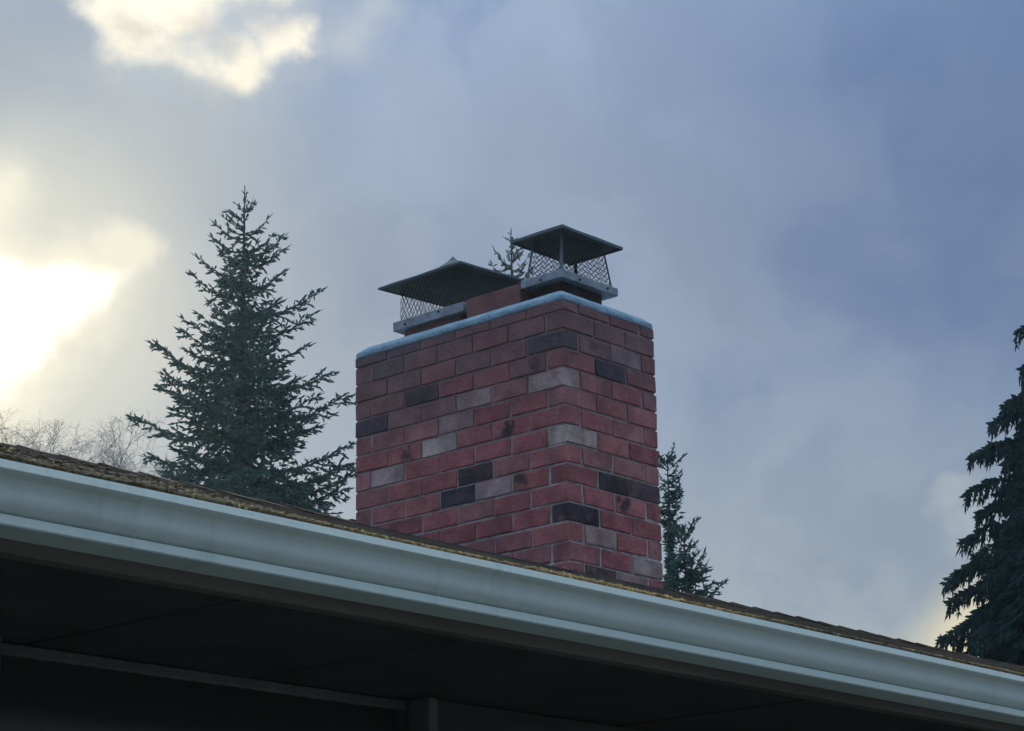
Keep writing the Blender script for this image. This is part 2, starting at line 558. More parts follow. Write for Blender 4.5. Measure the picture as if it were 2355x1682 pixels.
# fascia board, soffit panels, wall, window
FAS_Z = LIP_Z - 0.099 - 0.0225
mb = MB()
mb.box((HX0 + 0.01, LIP_Y + 0.113, FAS_Z), (HX1 - 0.01, LIP_Y + 0.151, LIP_Z + 0.0))
bevel_obj(hpart(mb, 'fascia_board', M['fascia']), 0.004, 2)
WALL_Y = 3.75
soffit = None
mb = MB()
mb.box((HX0 + 0.02, LIP_Y + 0.152, FAS_Z + 0.022), (HX1 - 0.02, WALL_Y + 0.15, FAS_Z + 0.030))
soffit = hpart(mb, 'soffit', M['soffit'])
x = HX0 + 0.03
rs = random.Random(3)
while x < HX1 - 0.5:                 # panels with open joints between them
    w = 0.606
    mb = MB()
    mb.box((x + 0.003, LIP_Y + 0.153, FAS_Z + 0.010 + rs.uniform(0, 0.003)), (min(x + w, HX1 - 0.03) - 0.003, WALL_Y + 0.12, FAS_Z + 0.0215))
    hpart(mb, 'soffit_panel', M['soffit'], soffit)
    x += w
WX0, WX1 = 2.762, 3.966              # window opening
WIN_Y = 3.815
mb = MB()
mb.box((HX0 + 0.3, WALL_Y + 0.02, 0.0), (WX0 - 0.002, WALL_Y + 0.14, FAS_Z + 0.0095))
mb.box((WX1 + 0.002, WALL_Y + 0.02, 0.0), (HX1 - 0.3, WALL_Y + 0.14, FAS_Z + 0.0095))
mb.box((WX0 - 0.002, WALL_Y + 0.02, 0.0), (WX1 + 0.002, WALL_Y + 0.14, 0.85))
for (a, bx) in (((HX0 + 0.3, 12.3), (HX1 - 0.3, 12.42)),):
    mb.box((a[0], a[1], 0), (bx[0], bx[1], 2.4))
mb.box((HX0 + 0.3, WALL_Y + 0.14, 0), (HX0 + 0.42, 12.3, 2.4))
mb.box((HX1 - 0.42, WALL_Y + 0.14, 0), (HX1 - 0.3, 12.3, 2.4))
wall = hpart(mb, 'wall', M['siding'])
zb = FAS_Z + 0.008
while zb > 0.3:                      # lap siding, left and right of the window
    for (xa, xb) in ((HX0 + 0.28, WX0 - 0.034), (WX1 + 0.034, HX1 - 0.28), (WX0 - 0.033, WX1 + 0.033)):
        if xa == WX0 - 0.033 and zb > 0.85:
            continue
        mb = MB()
        z1, z0 = zb, zb - 0.175
        mb.add([(xa, WALL_Y + 0.019, z1), (xb, WALL_Y + 0.019, z1), (xb, WALL_Y + 0.019, z0), (xa, WALL_Y + 0.019, z0),
                (xa, WALL_Y + 0.012, z1), (xb, WALL_Y + 0.012, z1), (xb, WALL_Y - 0.002, z0), (xa, WALL_Y - 0.002, z0)],
               [(0, 1, 2, 3), (4, 7, 6, 5), (0, 4, 5, 1), (3, 2, 6, 7), (0, 3, 7, 4), (1, 5, 6, 2)])
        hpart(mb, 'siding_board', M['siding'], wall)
    zb -= 0.177
win = MB()
win.box((WX0 + 0.001, WIN_Y + 0.02, 0.86), (WX1 - 0.001, WIN_Y + 0.028, FAS_Z + 0.009))
window = hpart(win, 'window', M['glass'])
window['label'] = 'dark window set back under the eave'
mb = MB(); mb.box((WX0, WIN_Y, FAS_Z - 0.0145), (WX1, WIN_Y + 0.019, FAS_Z + 0.0085)); bevel_obj(hpart(mb, 'head_frame', M['trim'], window), 0.003, 1)
mb = MB(); mb.box((WX0, WIN_Y, 0.86), (WX0 + 0.02, WIN_Y + 0.019, FAS_Z - 0.0150)); hpart(mb, 'side_frame', M['siding'], window)
mb = MB(); mb.box((WX1 - 0.02, WIN_Y, 0.86), (WX1, WIN_Y + 0.019, FAS_Z - 0.0150)); hpart(mb, 'side_frame', M['siding'], window)
mb = MB(); mb.box((WX0 - 0.032, WALL_Y - 0.006, 0.82), (WX0 - 0.001, WALL_Y + 0.06, FAS_Z + 0.009)); bevel_obj(hpart(mb, 'casing', M['siding'], window), 0.002, 1)
mb = MB(); mb.box((WX1 + 0.001, WALL_Y - 0.006, 0.82), (WX1 + 0.032, WALL_Y + 0.06, FAS_Z + 0.009)); bevel_obj(hpart(mb, 'casing', M['trim'], window), 0.002, 1)
mb = MB(); mb.box((WX0 - 0.05, WALL_Y - 0.03, 0.78), (WX1 + 0.05, WALL_Y + 0.05, 0.818)); bevel_obj(hpart(mb, 'sill', M['trim'], window), 0.003, 1)

# roof: deck, individual tabs along the eave, the courses behind them, ridge caps
mb = MB()
nx, ny = 80, 24
ys = [EAVE_Y + 0.03 + (RIDGE_Y - EAVE_Y - 0.03) * j / ny for j in range(ny + 1)]
back = [RIDGE_Y + 4.9 * j / 4 for j in range(1, 5)]
top, bot = [], []
for i in range(nx + 1):
    xx = HX0 - 0.05 + (HX1 - HX0 + 0.1) * i / nx
    row = [(xx, y, roof_z(xx, y) - 0.012) for y in ys] + [(xx, y, roof_z(xx, RIDGE_Y) - 0.012 - 0.327 * (y - RIDGE_Y)) for y in back]
    top.append(row)
nn = len(top[0])
vs_ = [p for row in top for p in row] + [(p[0], p[1], p[2] - 0.03) for row in top for p in row]
off = (nx + 1) * nn
fs_ = []
for i in range(nx):
    for j in range(nn - 1):
        a = i * nn + j
        fs_.append((a, a + nn, a + nn + 1, a + 1))
        fs_.append((off + a, off + a + 1, off + a + nn + 1, off + a + nn))
for i in range(nx):
    a = i * nn
    fs_.append((a, off + a, off + a + nn, a + nn))
    a = i * nn + nn - 1
    fs_.append((a, a + nn, off + a + nn, off + a))
for j in range(nn - 1):
    fs_.append((j, j + 1, off + j + 1, off + j))
    a = nx * nn + j
    fs_.append((a, off + a, off + a + 1, a + 1))
mb.add(vs_, fs_)
roof = hpart(mb, 'roof', M['shingle'])
roof['label'] = 'brown asphalt shingle roof with a mossy eave'

rs = random.Random(11)
EXPO, TABW = 0.142, 0.305


def tab(mb2, x0, x1, y0, length, lift, r):
    """one shingle tab: wedge whose lower end stands proud of the course below"""
    h0, h1 = 0.0055 + lift, 0.001
    va = []
    for (xx, jit) in ((x0, r.uniform(-0.004, 0.004)), (x1, r.uniform(-0.004, 0.004))):
        yy = y0 + jit
        cur = r.uniform(-0.0015, 0.002)
        za, zb2 = roof_z(xx, yy), roof_z(xx, yy + length)
        va += [(xx, yy, za - 0.0045), (xx, yy, za + h0 - 0.002 + cur), (xx, yy + length, zb2 + h1 - 0.004), (xx, yy + length, zb2 - 0.009)]
    mb2.add(va, [(0, 1, 5, 4), (1, 2, 6, 5), (2, 3, 7, 6), (3, 0, 4, 7), (0, 3, 2, 1), (4, 5, 6, 7)])


# courses nearest the eave over the stretch in view, one object for each tab
row_y = EAVE_Y
for c_ in range(4):
    x = 1.4 + (TABW / 2 if c_ % 2 else 0)
    while x < 13.6:
        t_ = MB()
        tab(t_, x + 0.002, x + TABW - 0.003, EAVE_Y + c_ * EXPO, EXPO * 1.25, rs.uniform(0, 0.0025), rs)
        hpart(t_, 'shingle', M['shingle'], roof)
        x += TABW
field = MB()
c_ = 0
while EAVE_Y + c_ * EXPO < RIDGE_Y - 0.1:
    y0 = EAVE_Y + c_ * EXPO
    x = HX0 - 0.04 + (TABW / 2 if c_ % 2 else 0)
    while x < HX1 - 0.2:
        in_front = c_ < 4 and x + TABW > 1.4 and x < 13.6
        in_chim = (7.15 < x + TABW and x < 7.87) and (5.95 < y0 + EXPO and y0 < 7.28)
        if not in_front and not in_chim:
            tab(field, x + 0.002, x + TABW - 0.003, y0, EXPO * 1.25, rs.uniform(0, 0.003), rs)
        x += TABW
    c_ += 1
fo = hpart(field, 'shingle_courses', M['shingle'], roof, fix=False)
fo['kind'] = 'stuff'
x = HX0
k = 0
while x < HX1 - 0.1:                 # ridge caps, each lapping the next
    cap_ = MB()
    L_ = 0.30
    z0 = roof_z(x, RIDGE_Y)
    lift0, lift1 = 0.002 + rs.uniform(0, 0.004), 0.013 + rs.uniform(0, 0.005)
    pr = []
    for xx, li in ((x, lift1), (x + L_, lift0)):
        zc = roof_z(xx, RIDGE_Y) + li
        for t_ in (0.0, 0.006):
            pr.append([(xx, RIDGE_Y - 0.14, zc - 0.327 * 0.14 + t_ - 0.003), (xx, RIDGE_Y - 0.02, zc - 0.002 + t_), (xx, RIDGE_Y + 0.02, zc - 0.002 + t_), (xx, RIDGE_Y + 0.14, zc - 0.327 * 0.14 + t_ - 0.003)])
    vv = pr[0] + pr[1] + pr[2] + pr[3]
    ff = []
    for j in range(3):
        ff += [(4 + j, 4 + j + 1, 12 + j + 1, 12 + j), (j, 8 + j, 8 + j + 1, j + 1), (j, j + 1, 4 + j + 1, 4 + j), (8 + j, 12 + j, 12 + j + 1, 8 + j + 1)]
    ff += [(0, 4, 12, 8), (3, 11, 15, 7)]
    cap_.add(vv, ff)
    hpart(cap_, 'ridge_cap', M['shingle'], roof)
    x += 0.215

# moss: cushions and mats along the eave
rs = random.Random(5)
moss = MB()
ico = bmesh.new(); bmesh.ops.create_icosphere(ico, subdivisions=1, radius=1.0)
IV = [v_.co.copy() for v_ in ico.verts]; ICF = [tuple(v_.index for v_ in f_.verts) for f_ in ico.faces]; ico.free()


def mat_height(x):
    """how thick the moss lies along the eave: deep at the left end of the view, thinner by the chimney"""
    base = 0.0060 - 0.001 * max(0.0, min(1.0, (3.0 - x) / 0.4)) - 0.003 * max(0.0, min(1.0, (x - 4.4) / 0.4))
    return base * (1.0 + 0.45 * nz(x * 3.1, 7.7) + 0.35 * nz(x * 9.0, 2.2))


n_c = 0
while n_c < 16000:
    x = rs.uniform(1.5, 8.5) if rs.random() < 0.85 else rs.uniform(8.5, 13.5)
    y = EAVE_Y - 0.006 + abs(rs.gauss(0, 0.10))
    if nz(x * 2.3, y * 4.0, 9.0) < -0.22 and x > 3.0:
        continue
    hgt = mat_height(x)
    r_ = rs.choice((0.0025, 0.0035, 0.0045, 0.007)) * rs.uniform(0.8, 1.2)
    sx, sy, sz = r_ * rs.uniform(0.9, 2.2), r_ * rs.uniform(0.9, 1.6), max(0.004, hgt * rs.uniform(0.45, 1.25) * (1 - min(0.7, (y - EAVE_Y) * 1.6)))
    z = roof_z(x, y) + 0.0015
    hue = nz(x * 1.7, y * 3.0, 4.0)
    base_t = 0.24 + 0.30 * hue + (0.20 if 3.2 < x < 4.4 else 0.0) - (0.16 if x < 3.0 else 0)
    if rs.random() < 0.03:
        base_t = 0.9
    ph = rs.uniform(0, 50)
    vv = []
    for q in IV:
        n_ = 1 + 0.55 * nz(q.x * 1.9 + ph, q.y * 1.9, q.z * 1.9) + rs.uniform(-0.28, 0.28)
        vv.append((x + q.x * sx * n_, y + q.y * sy * n_, z + max(-0.5, q.z) * sz * n_))
    t_ = max(0.0, min(1.0, base_t + rs.uniform(-0.16, 0.16)))
    moss.add(vv, ICF, t_)
    n_c += 1
mo = hpart(moss, 'moss', M['moss'], roof, fix=False, smooth=True)
mo['kind'] = 'stuff'
mo['label'] = 'yellow brown moss growing along the eave'

# ------------------------------------------------------------------ chimney
CH = Vector((7.2054, 6.0113, 4.6588))      # near corner, first bed joint below the top
L, HC, JT = 0.2032, 0.08206, 0.0105         # brick module, course height, joint
CX, CY = 3 * L, 6 * L
NC = 16
core = MB()
rings = []


def inset(z):
    return 0.0032 if z > -0.30 else 0.0026


zs = [0.042] + [-HC * k_ + o_ for k_ in range(0, NC) for o_ in (0.0,)] + [-HC * (NC - 1) - 0.02]
vs_, fs_ = [], []
for z in zs:
    i_ = inset(z)
    vs_ += [(i_, i_, z), (CX - i_, i_, z), (CX - i_, CY - i_, z), (i_, CY - i_, z)]
for i in range(len(zs) - 1):
    for k_ in range(4):
        fs_.append((i * 4 + k_, i * 4 + (k_ + 1) % 4, i * 4 + 4 + (k_ + 1) % 4, i * 4 + 4 + k_))
fs_ += [(0, 1, 2, 3), tuple(len(vs_) - 4 + k_ for k_ in range(4))]
core.add(vs_, fs_)
chimney = core.build('chimney', M['mortar'], house)
chimney.location = CH - HO
chimney['label'] = 'red brick chimney with odd dark and pale bricks'

rs = random.Random(21)
variants = []
for vi in range(10):
    bm = bmesh.new()
    bmesh.ops.create_cube(bm, size=1.0)
    for v_ in bm.verts:
        v_.co.x *= L - JT + 0.003; v_.co.y *= L / 2 - JT; v_.co.z *= HC - JT
    bmesh.ops.bevel(bm, geom=list(bm.edges), offset=rs.uniform(0.0018, 0.0034), segments=1, affect='EDGES')
    for v_ in bm.verts:
        v_.co += Vector((rs.uniform(-1, 1) * 0.0024, rs.uniform(-1, 1) * 0.0014, rs.uniform(-1, 1) * 0.0022))
    if vi % 3 == 0:                       # a chipped corner
        q = max(bm.verts, key=lambda w: w.co.x - w.co.y * 2 - w.co.z * 2)
        for v_ in bm.verts:
            if (v_.co - q.co).length < 0.013:
                v_.co *= 0.965
    me = bpy.data.meshes.new('brick')
    bm.to_mesh(me); bm.free()
    me.materials.append(M['brick'])
    variants.append(me)

RED = [(0.40, 0.145, 0.150), (0.375, 0.128, 0.136), (0.415, 0.155, 0.157), (0.39, 0.160, 0.168), (0.35, 0.122, 0.130), (0.405, 0.182, 0.187)]
DULL = [(0.30, 0.145, 0.152), (0.325, 0.140, 0.145), (0.275, 0.140, 0.152), (0.335, 0.150, 0.150)]
DARK, NAVY, WHITE, PINK, GREY, BROWN = (0.055, 0.048, 0.056), (0.050, 0.056, 0.080), (0.54, 0.44, 0.41), (0.46, 0.32, 0.32), (0.33, 0.225, 0.225), (0.12, 0.075, 0.065)
# bricks of a colour of their own: (course, face, index) with face 'y' = long face seen on the left, 'x' = short face on the right
SPECIAL = {(3, 'y', 4): DARK, (4, 'y', 5): NAVY, (4, 'y', 2): PINK, (5, 'y', 3): GREY, (6, 'y', 3): WHITE, (7, 'y', 5): (0.42, 0.33, 0.33),
           (8, 'y', 2): DARK, (9, 'y', 3): NAVY, (9, 'y', 2): (0.48, 0.36, 0.37), (2, 'y', 0): (0.055, 0.075, 0.095), (4, 'y', 0): (0.50, 0.39, 0.375),
           (7, 'x', 0): WHITE, (11, 'x', 0): (0.050, 0.042, 0.055), (3, 'x', 1): NAVY, (2, 'x', 1): (0.36, 0.27, 0.29), (9, 'x', 1): DARK,
           (9, 'x', 2): (0.115, 0.085, 0.10), (12, 'x', 0): (0.40, 0.27, 0.26), (13, 'x', 2): (0.40, 0.32, 0.30), (14, 'x', 0): BROWN, (14, 'x', 1): (0.38, 0.25, 0.24),
           (9, 'y', 1): (0.37, 0.14, 0.12), (5, 'y', 1): (0.33, 0.115, 0.12), (1, 'y', 5): (0.15, 0.11, 0.13), (0, 'y', 5): (0.13, 0.11, 0.14), (0, 'y', 4): (0.14, 0.11, 0.14)}
PATCH = {(6, 'y', 1): 0.30, (6, 'y', 4): 0.45, (9, 'y', 1): 0.55, (10, 'x', 1): 0.35, (2, 'x', 0): 0.7, (3, 'y', 1): 0.75}


def lay(cx, cy, cz, along_y, key):
    me = rs.choice(variants)
    o = link('brick', me, chimney)
    course = key[0]
    cx = CX / 2 + (cx - CX / 2) * (CX + JT + 0.003) / CX
    cy = CY / 2 + (cy - CY / 2) * (CY + JT + 0.003) / CY
    if along_y:                           # outer faces stand on the chimney's own faces
        cx += (-1 if cx < CX / 2 else 1) * JT / 4
    else:
        cy += (-1 if cy < CY / 2 else 1) * JT / 4
    o.location = (cx + rs.uniform(-1, 1) * 0.0010, cy + rs.uniform(-1, 1) * 0.0010, cz + rs.uniform(-1, 1) * 0.0014)
    rz = (math.pi / 2 if along_y else 0) + (math.pi if rs.random() < 0.5 else 0)
    o.rotation_euler = ((math.pi if rs.random() < 0.5 else 0) + R(rs.uniform(-0.4, 0.4)), R(rs.uniform(-0.35, 0.35)), rz + R(rs.uniform(-0.3, 0.3)))
    c = SPECIAL.get(key)
    if c is None:
        c = rs.choice(DULL if rs.random() < max(0.05, 0.9 - 0.16 * course) else RED)
        s_ = rs.uniform(0.90, 1.08)
        c = tuple(q * s_ for q in c)
    a = 1.0 - PATCH[key] if key in PATCH else 1.0
    if course == 0:
        o.scale.z = 0.041 / (HC - JT)
    o.color = (c[0], c[1], c[2], a)


for k_ in range(NC):
    zc = -HC * k_ + HC / 2 if k_ > 0 else HC / 2
    if k_ == 0:                           # the top course is half buried in the crown
        zc = JT / 2 + 0.0205
    else:
        zc = -HC * (k_ - 1) - HC / 2
    if k_ % 2 == 0:
        for i in range(6):
            lay(L / 4, L * (i + 0.5), zc, True, (k_, 'y', i))
            lay(CX - L / 4, L * (i + 0.5), zc, True, (k_, 'yb', i))
        for i in range(2):
            lay(L / 2 + L * (i + 0.5), L / 4, zc, False, (k_, 'x', i))
            lay(L / 2 + L * (i + 0.5), CY - L / 4, zc, False, (k_, 'xb', i))
    else:
        for i in range(3):
            lay(L * (i + 0.5), L / 4, zc, False, (k_, 'x', i))
            lay(L * (i + 0.5), CY - L / 4, zc, False, (k_, 'xb', i))
        for i in range(5):
            lay(L / 4, L / 2 + L * (i + 0.5), zc, True, (k_, 'y', i + 1))
            lay(CX - L / 4, L / 2 + L * (i + 0.5), zc, True, (k_, 'yb', i + 1))

# cement crown with a rounded shoulder
crown = MB()
prof_c = [(0.008, 0.040), (-0.004, 0.0445), (-0.0055, 0.052), (-0.005, 0.066), (-0.001, 0.073), (0.011, 0.082), (0.022, 0.0925), (0.034, 0.0995), (0.060, 0.105), (0.12, 0.112), (0.20, 0.115)]


def rrect(i_, r_, n=7, step=0.06):
    """rounded rectangle of the chimney's plan, moved in by i_"""
    x0, y0, x1, y1 = i_, i_, CX - i_, CY - i_
    pts = []
    cs = [(x0 + r_, y0 + r_, math.pi), (x1 - r_, y0 + r_, 1.5 * math.pi), (x1 - r_, y1 - r_, 0.0), (x0 + r_, y1 - r_, 0.5 * math.pi)]
    for ci, (cx_, cy_, a0) in enumerate(cs):
        for q in range(n):
            a = a0 + (math.pi / 2) * q / (n - 1)
            pts.append((cx_ + r_ * math.cos(a), cy_ + r_ * math.sin(a)))
        nxt = cs[(ci + 1) % 4]
        ex = (nxt[0] + r_ * math.cos(nxt[2]), nxt[1] + r_ * math.sin(nxt[2]))
        sx_ = pts[-1]
        nseg = (24 if ci % 2 else 12)
        for q in range(1, nseg):
            t_ = q / nseg
            pts.append((sx_[0] + (ex[0] - sx_[0]) * t_, sx_[1] + (ex[1] - sx_[1]) * t_))
    return pts


vs_, fs_ = [], []
for (i_, z) in prof_c:
    for (px, py) in rrect(i_, 0.018):
        w = 0.0016 * nz(px * 26, py * 26, z * 40) + 0.0026 * nz(px * 6, py * 6, 3)
        rag = 0.004 * nz(px * 9, py * 9, 5) + 0.004 * nz(px * 40, py * 40, 8) if z < 0.05 else 0
        vs_.append((px + w, py + w, z + 1.2 * w + rag))
n_r = len(vs_) // len(prof_c)
for i in range(len(prof_c) - 1):
    for k_ in range(n_r):
        k2 = (k_ + 1) % n_r
        fs_.append((i * n_r + k_, i * n_r + k2, (i + 1) * n_r + k2, (i + 1) * n_r + k_))
fs_.append(tuple(range(n_r))); fs_.append(tuple((len(prof_c) - 1) * n_r + k_ for k_ in range(n_r)))
crown.add(vs_, fs_)
cr_o = crown.build('crown', M['crown'], chimney, smooth=True)
cr_o['label'] = 'pale blue grey cement crown on top of the chimney'


def flue(x0, y0, x1, y1, z0, z1, mat, wall_t=0.018):
    q = MB()
    o_ = [(x0, y0), (x1, y0), (x1, y1), (x0, y1)]
    i_ = [(x0 + wall_t, y0 + wall_t), (x1 - wall_t, y0 + wall_t), (x1 - wall_t, y1 - wall_t), (x0 + wall_t, y1 - wall_t)]
    vv = [(a, b2, z0) for a, b2 in o_] + [(a, b2, z1) for a, b2 in o_] + [(a, b2, z1) for a, b2 in i_] + [(a, b2, z0) for a, b2 in i_]
    ff = []
    for k_ in range(4):
        k2 = (k_ + 1) % 4
        ff += [(k_, k2, 4 + k2, 4 + k_), (4 + k_, 4 + k2, 8 + k2, 8 + k_), (8 + k_, 8 + k2, 12 + k2, 12 + k_)]
    q.add(vv, ff)
    return bevel_obj(q.build('flue_liner', mat, chimney), 0.005, 2)


flue(0.120, 0.690, 0.500, 1.035, 0.085, 0.190, M['clay'])
flue(0.094, 0.316, 0.470, 0.628, 0.085, 0.214, M['clay'])
flue(0.150, 0.125, 0.420, 0.285, 0.085, 0.205, M['soot'])

# step flashing and apron where the brick meets the roof
mb = MB()
def strip(p0, p1, off):
    """thin upstand along one foot of the chimney, following the roof"""
    vv = []
    for (px, py) in (p0, p1):
        zz = roof_z(CH.x + px, CH.y + py) - CH.z
        for o2 in (off, off * 0.4):
            nx_, ny_ = (-o2, 0) if p0[0] == p1[0] else (0, -o2)
            vv += [(px + nx_, py + ny_, zz - 0.05), (px + nx_, py + ny_, zz + 0.012)]
    mb.add(vv, [(0, 1, 5, 4), (2, 6, 7, 3), (1, 3, 7, 5), (0, 4, 6, 2), (0, 2, 3, 1), (4, 5, 7, 6)])


strip((0, -0.01), (0, CY), 0.012)
strip((-0.01, 0), (CX + 0.01, 0), 0.012)
mb.build('flashing', M['flash'], chimney)


# ------------------------------------------------------------------ chimney caps
def bilerp_side(b0, b1, t0, t1, s, t):
    a = Vector(b0).lerp(Vector(b1), s)
    c_ = Vector(t0).lerp(Vector(t1), s)
    return a.lerp(c_, t)


def cap(label, org, bot_r, top_r, lid_r, zb0, zb1, zt, rise, rim, dia_w, dia_h, legs, tilt=(0, 0), bolts=(), wire=0.0016, cone_peak=0.0, expo=1.35):
    """rectangles are (x0, y0, x1, y1) in chimney coordinates; heights likewise"""
    base = Vector((sum(bot_r[0::2]) / 2, sum(bot_r[1::2]) / 2, zb0))
    root = thing('chimney_cap', label, 'chimney cap', CH + base)

    def loc(p):
        return tuple(Vector(p) - base)
    # flange band: an outer strip with a top and bottom turn-in
    q = MB()
    x0, y0, x1, y1 = bot_r
    t_ = 0.014
    o_ = [(x0, y0), (x1, y0), (x1, y1), (x0, y1)]
    i_ = [(x0 + t_, y0 + t_), (x1 - t_, y0 + t_), (x1 - t_, y1 - t_), (x0 + t_, y1 - t_)]
    i2 = [(x0 + 0.05, y0 + 0.05), (x1 - 0.05, y0 + 0.05), (x1 - 0.05, y1 - 0.05), (x0 + 0.05, y1 - 0.05)]
    lev = [(i2, zb0 + 0.004), (o_, zb0), (o_, zb1), (i_, zb1 + 0.002), (i_, zb1 - 0.004), (i2, zb0 + 0.012)]
    vv, ff = [], []
    for pts, z in lev:
        vv += [loc((a, b2, z)) for a, b2 in pts]
    n_l = len(lev)
    for i in range(n_l):
        for k_ in range(4):
            k2 = (k_ + 1) % 4
            j = (i + 1) % n_l
            ff.append((i * 4 + k_, i * 4 + k2, j * 4 + k2, j * 4 + k_))
    q.add(vv, ff)
    bevel_obj(q.build('flange', M['galv'], root), 0.002, 1)
    # lid: low pyramid with a turned-down rim, a real sheet with two faces
    x0, y0, x1, y1 = lid_r
    cx_, cy_ = (x0 + x1) / 2, (y0 + y1) / 2

    def tl(x, y):
        return tilt[0] * (x - cx_) + tilt[1] * (y - cy_)
    q = MB()
    rr = [(x0, y0), (x1, y0), (x1, y1), (x0, y1)]
    nsub = 8
    ringp = []
    for k_ in range(4):
        a, b2 = rr[k_], rr[(k_ + 1) % 4]
        for s_ in range(nsub):
            f_ = s_ / nsub
            ringp.append((a[0] + (b2[0] - a[0]) * f_, a[1] + (b2[1] - a[1]) * f_))
    fr = [0.0, 0.25, 0.5, 0.75, 0.93]
    th = 0.0025
    levels = []
    levels.append([(x, y, zt + tl(x, y) - rim) for x, y in ringp])
    for f_ in fr:
        levels.append([(x + (cx_ - x) * f_, y + (cy_ - y) * f_, zt + tl(x, y) * (1 - f_) + rise * (f_ ** expo) + 0.0025 * nz(x * 7, y * 7, f_ * 3)) for x, y in ringp])
    vv = [loc(p) for lv in levels for p in lv]
    n_p = len(ringp)
    apex_o = len(vv)
    vv.append(loc((cx_, cy_, zt + rise + cone_peak)))
    inn = []
    inn.append([(x + (cx_ - x) * 0.012, y + (cy_ - y) * 0.012, zt + tl(x, y) - rim) for x, y in ringp])
    for lv, f_ in zip(levels[1:], fr):
        inn.append([(p[0] + (cx_ - p[0]) * 0.012, p[1] + (cy_ - p[1]) * 0.012, p[2] - th) for p in lv])
    off_i = len(vv)
    vv += [loc(p) for lv in inn for p in lv]
    apex_i = len(vv)
    vv.append(loc((cx_, cy_, zt + rise - th)))
    ff = []
    nl = len(levels)
    for base_o, ap in ((0, apex_o), (off_i, apex_i)):
        for i in range(nl - 1):
            for k_ in range(n_p):
                k2 = (k_ + 1) % n_p
                ff.append((base_o + i * n_p + k_, base_o + i * n_p + k2, base_o + (i + 1) * n_p + k2, base_o + (i + 1) * n_p + k_))
        for k_ in range(n_p):
            ff.append((base_o + (nl - 1) * n_p + k_, base_o + (nl - 1) * n_p + (k_ + 1) % n_p, ap))
    for k_ in range(n_p):
        k2 = (k_ + 1) % n_p
        ff.append((k_, off_i + k_, off_i + k2, k2))
    q.add(vv, ff)
    q.build('lid', M['lid'], root)
    # expanded-metal screen between flange and lid
    bx0, by0, bx1, by1 = bot_r[0] + 0.022, bot_r[1] + 0.022, bot_r[2] - 0.022, bot_r[3] - 0.022
    tx0, ty0, tx1, ty1 = top_r
    B = [(bx0, by0, zb1), (bx1, by0, zb1), (bx1, by1, zb1), (bx0, by1, zb1)]

    def zl(x, y):
        u_ = 1 - max(abs(x - cx_) / ((x1 - x0) / 2), abs(y - cy_) / ((y1 - y0) / 2))
        return zt + tl(x, y) + rise * max(0.0, u_) ** expo - 0.004
    T = [(tx0, ty0, zl(tx0, ty0)), (tx1, ty0, zl(tx1, ty0)), (tx1, ty1, zl(tx1, ty1)), (tx0, ty1, zl(tx0, ty1))]
    q = MB()
    for k_ in range(4):
        k2 = (k_ + 1) % 4
        w_ = (Vector(B[k2]) - Vector(B[k_])).length
        h_ = (Vector(T[k_]) - Vector(B[k_])).length
        nc = max(3, round(w_ / dia_w)); nr = max(2, round(h_ / dia_h))
        for i in range(nc):
            for j in range(2 * nr):
                par = j % 2
                xa = (i + 0.5 * par) / nc
                for sgn in (-1, 1):
                    xb = xa + sgn * 0.5 / nc
                    if xb < -1e-6 or xb > 1 + 1e-6 or xa > 1:
                        continue
                    p0 = bilerp_side(B[k_], B[k2], T[k_], T[k2], xa, j / (2 * nr))
                    p1 = bilerp_side(B[k_], B[k2], T[k_], T[k2], xb, (j + 1) / (2 * nr))
                    q.tube([loc(p0), loc(p1)], [wire, wire], 3, False)
    q.build('screen', M['wire'], root, fix=False)['kind'] = 'stuff'
    for k_ in range(4):
        if not legs[k_]:
            continue
        w_ = legs[k_]
        q = MB()
        b_, t2 = Vector(B[k_]), Vector(T[k_])
        ins = Vector((cx_ - b_.x, cy_ - b_.y, 0)).normalized()
        sd_ = Vector((-ins.y, ins.x, 0))
        vv = []
        for p, wd in ((b_ - ins * 0.004 + Vector((0, 0, -0.004)), w_ * 1.5), (b_.lerp(t2, 0.25) - ins * 0.004, w_), (t2 - ins * 0.002, w_)):
            for a, d_ in ((-1, 0), (1, 0), (1, 1), (-1, 1)):
                vv.append(loc(p + sd_ * (a * wd / 2) + ins * (0.003 * d_)))
        ff = []
        for i in range(2):
            for e in range(4):
                e2 = (e + 1) % 4
                ff.append((i * 4 + e, i * 4 + e2, i * 4 + 4 + e2, i * 4 + 4 + e))
        ff += [(0, 1, 2, 3), (8, 9, 10, 11)]
        q.add(vv, ff)
        q.build('leg', M['lid'], root)
    for (bx_, by_, bz_, ax) in bolts:
        q = MB()
        c_ = Vector(loc((bx_, by_, bz_)))
        d_ = Vector((-1, 0, 0)) if ax == 'x' else Vector((0, -1, 0))
        q.tube([c_ + d_ * 0.0005, c_ + d_ * 0.004, c_ + d_ * 0.009], [0.0055, 0.0055, 0.002], 6)
        q.build('bolt', M['bolt'], root)
    return root


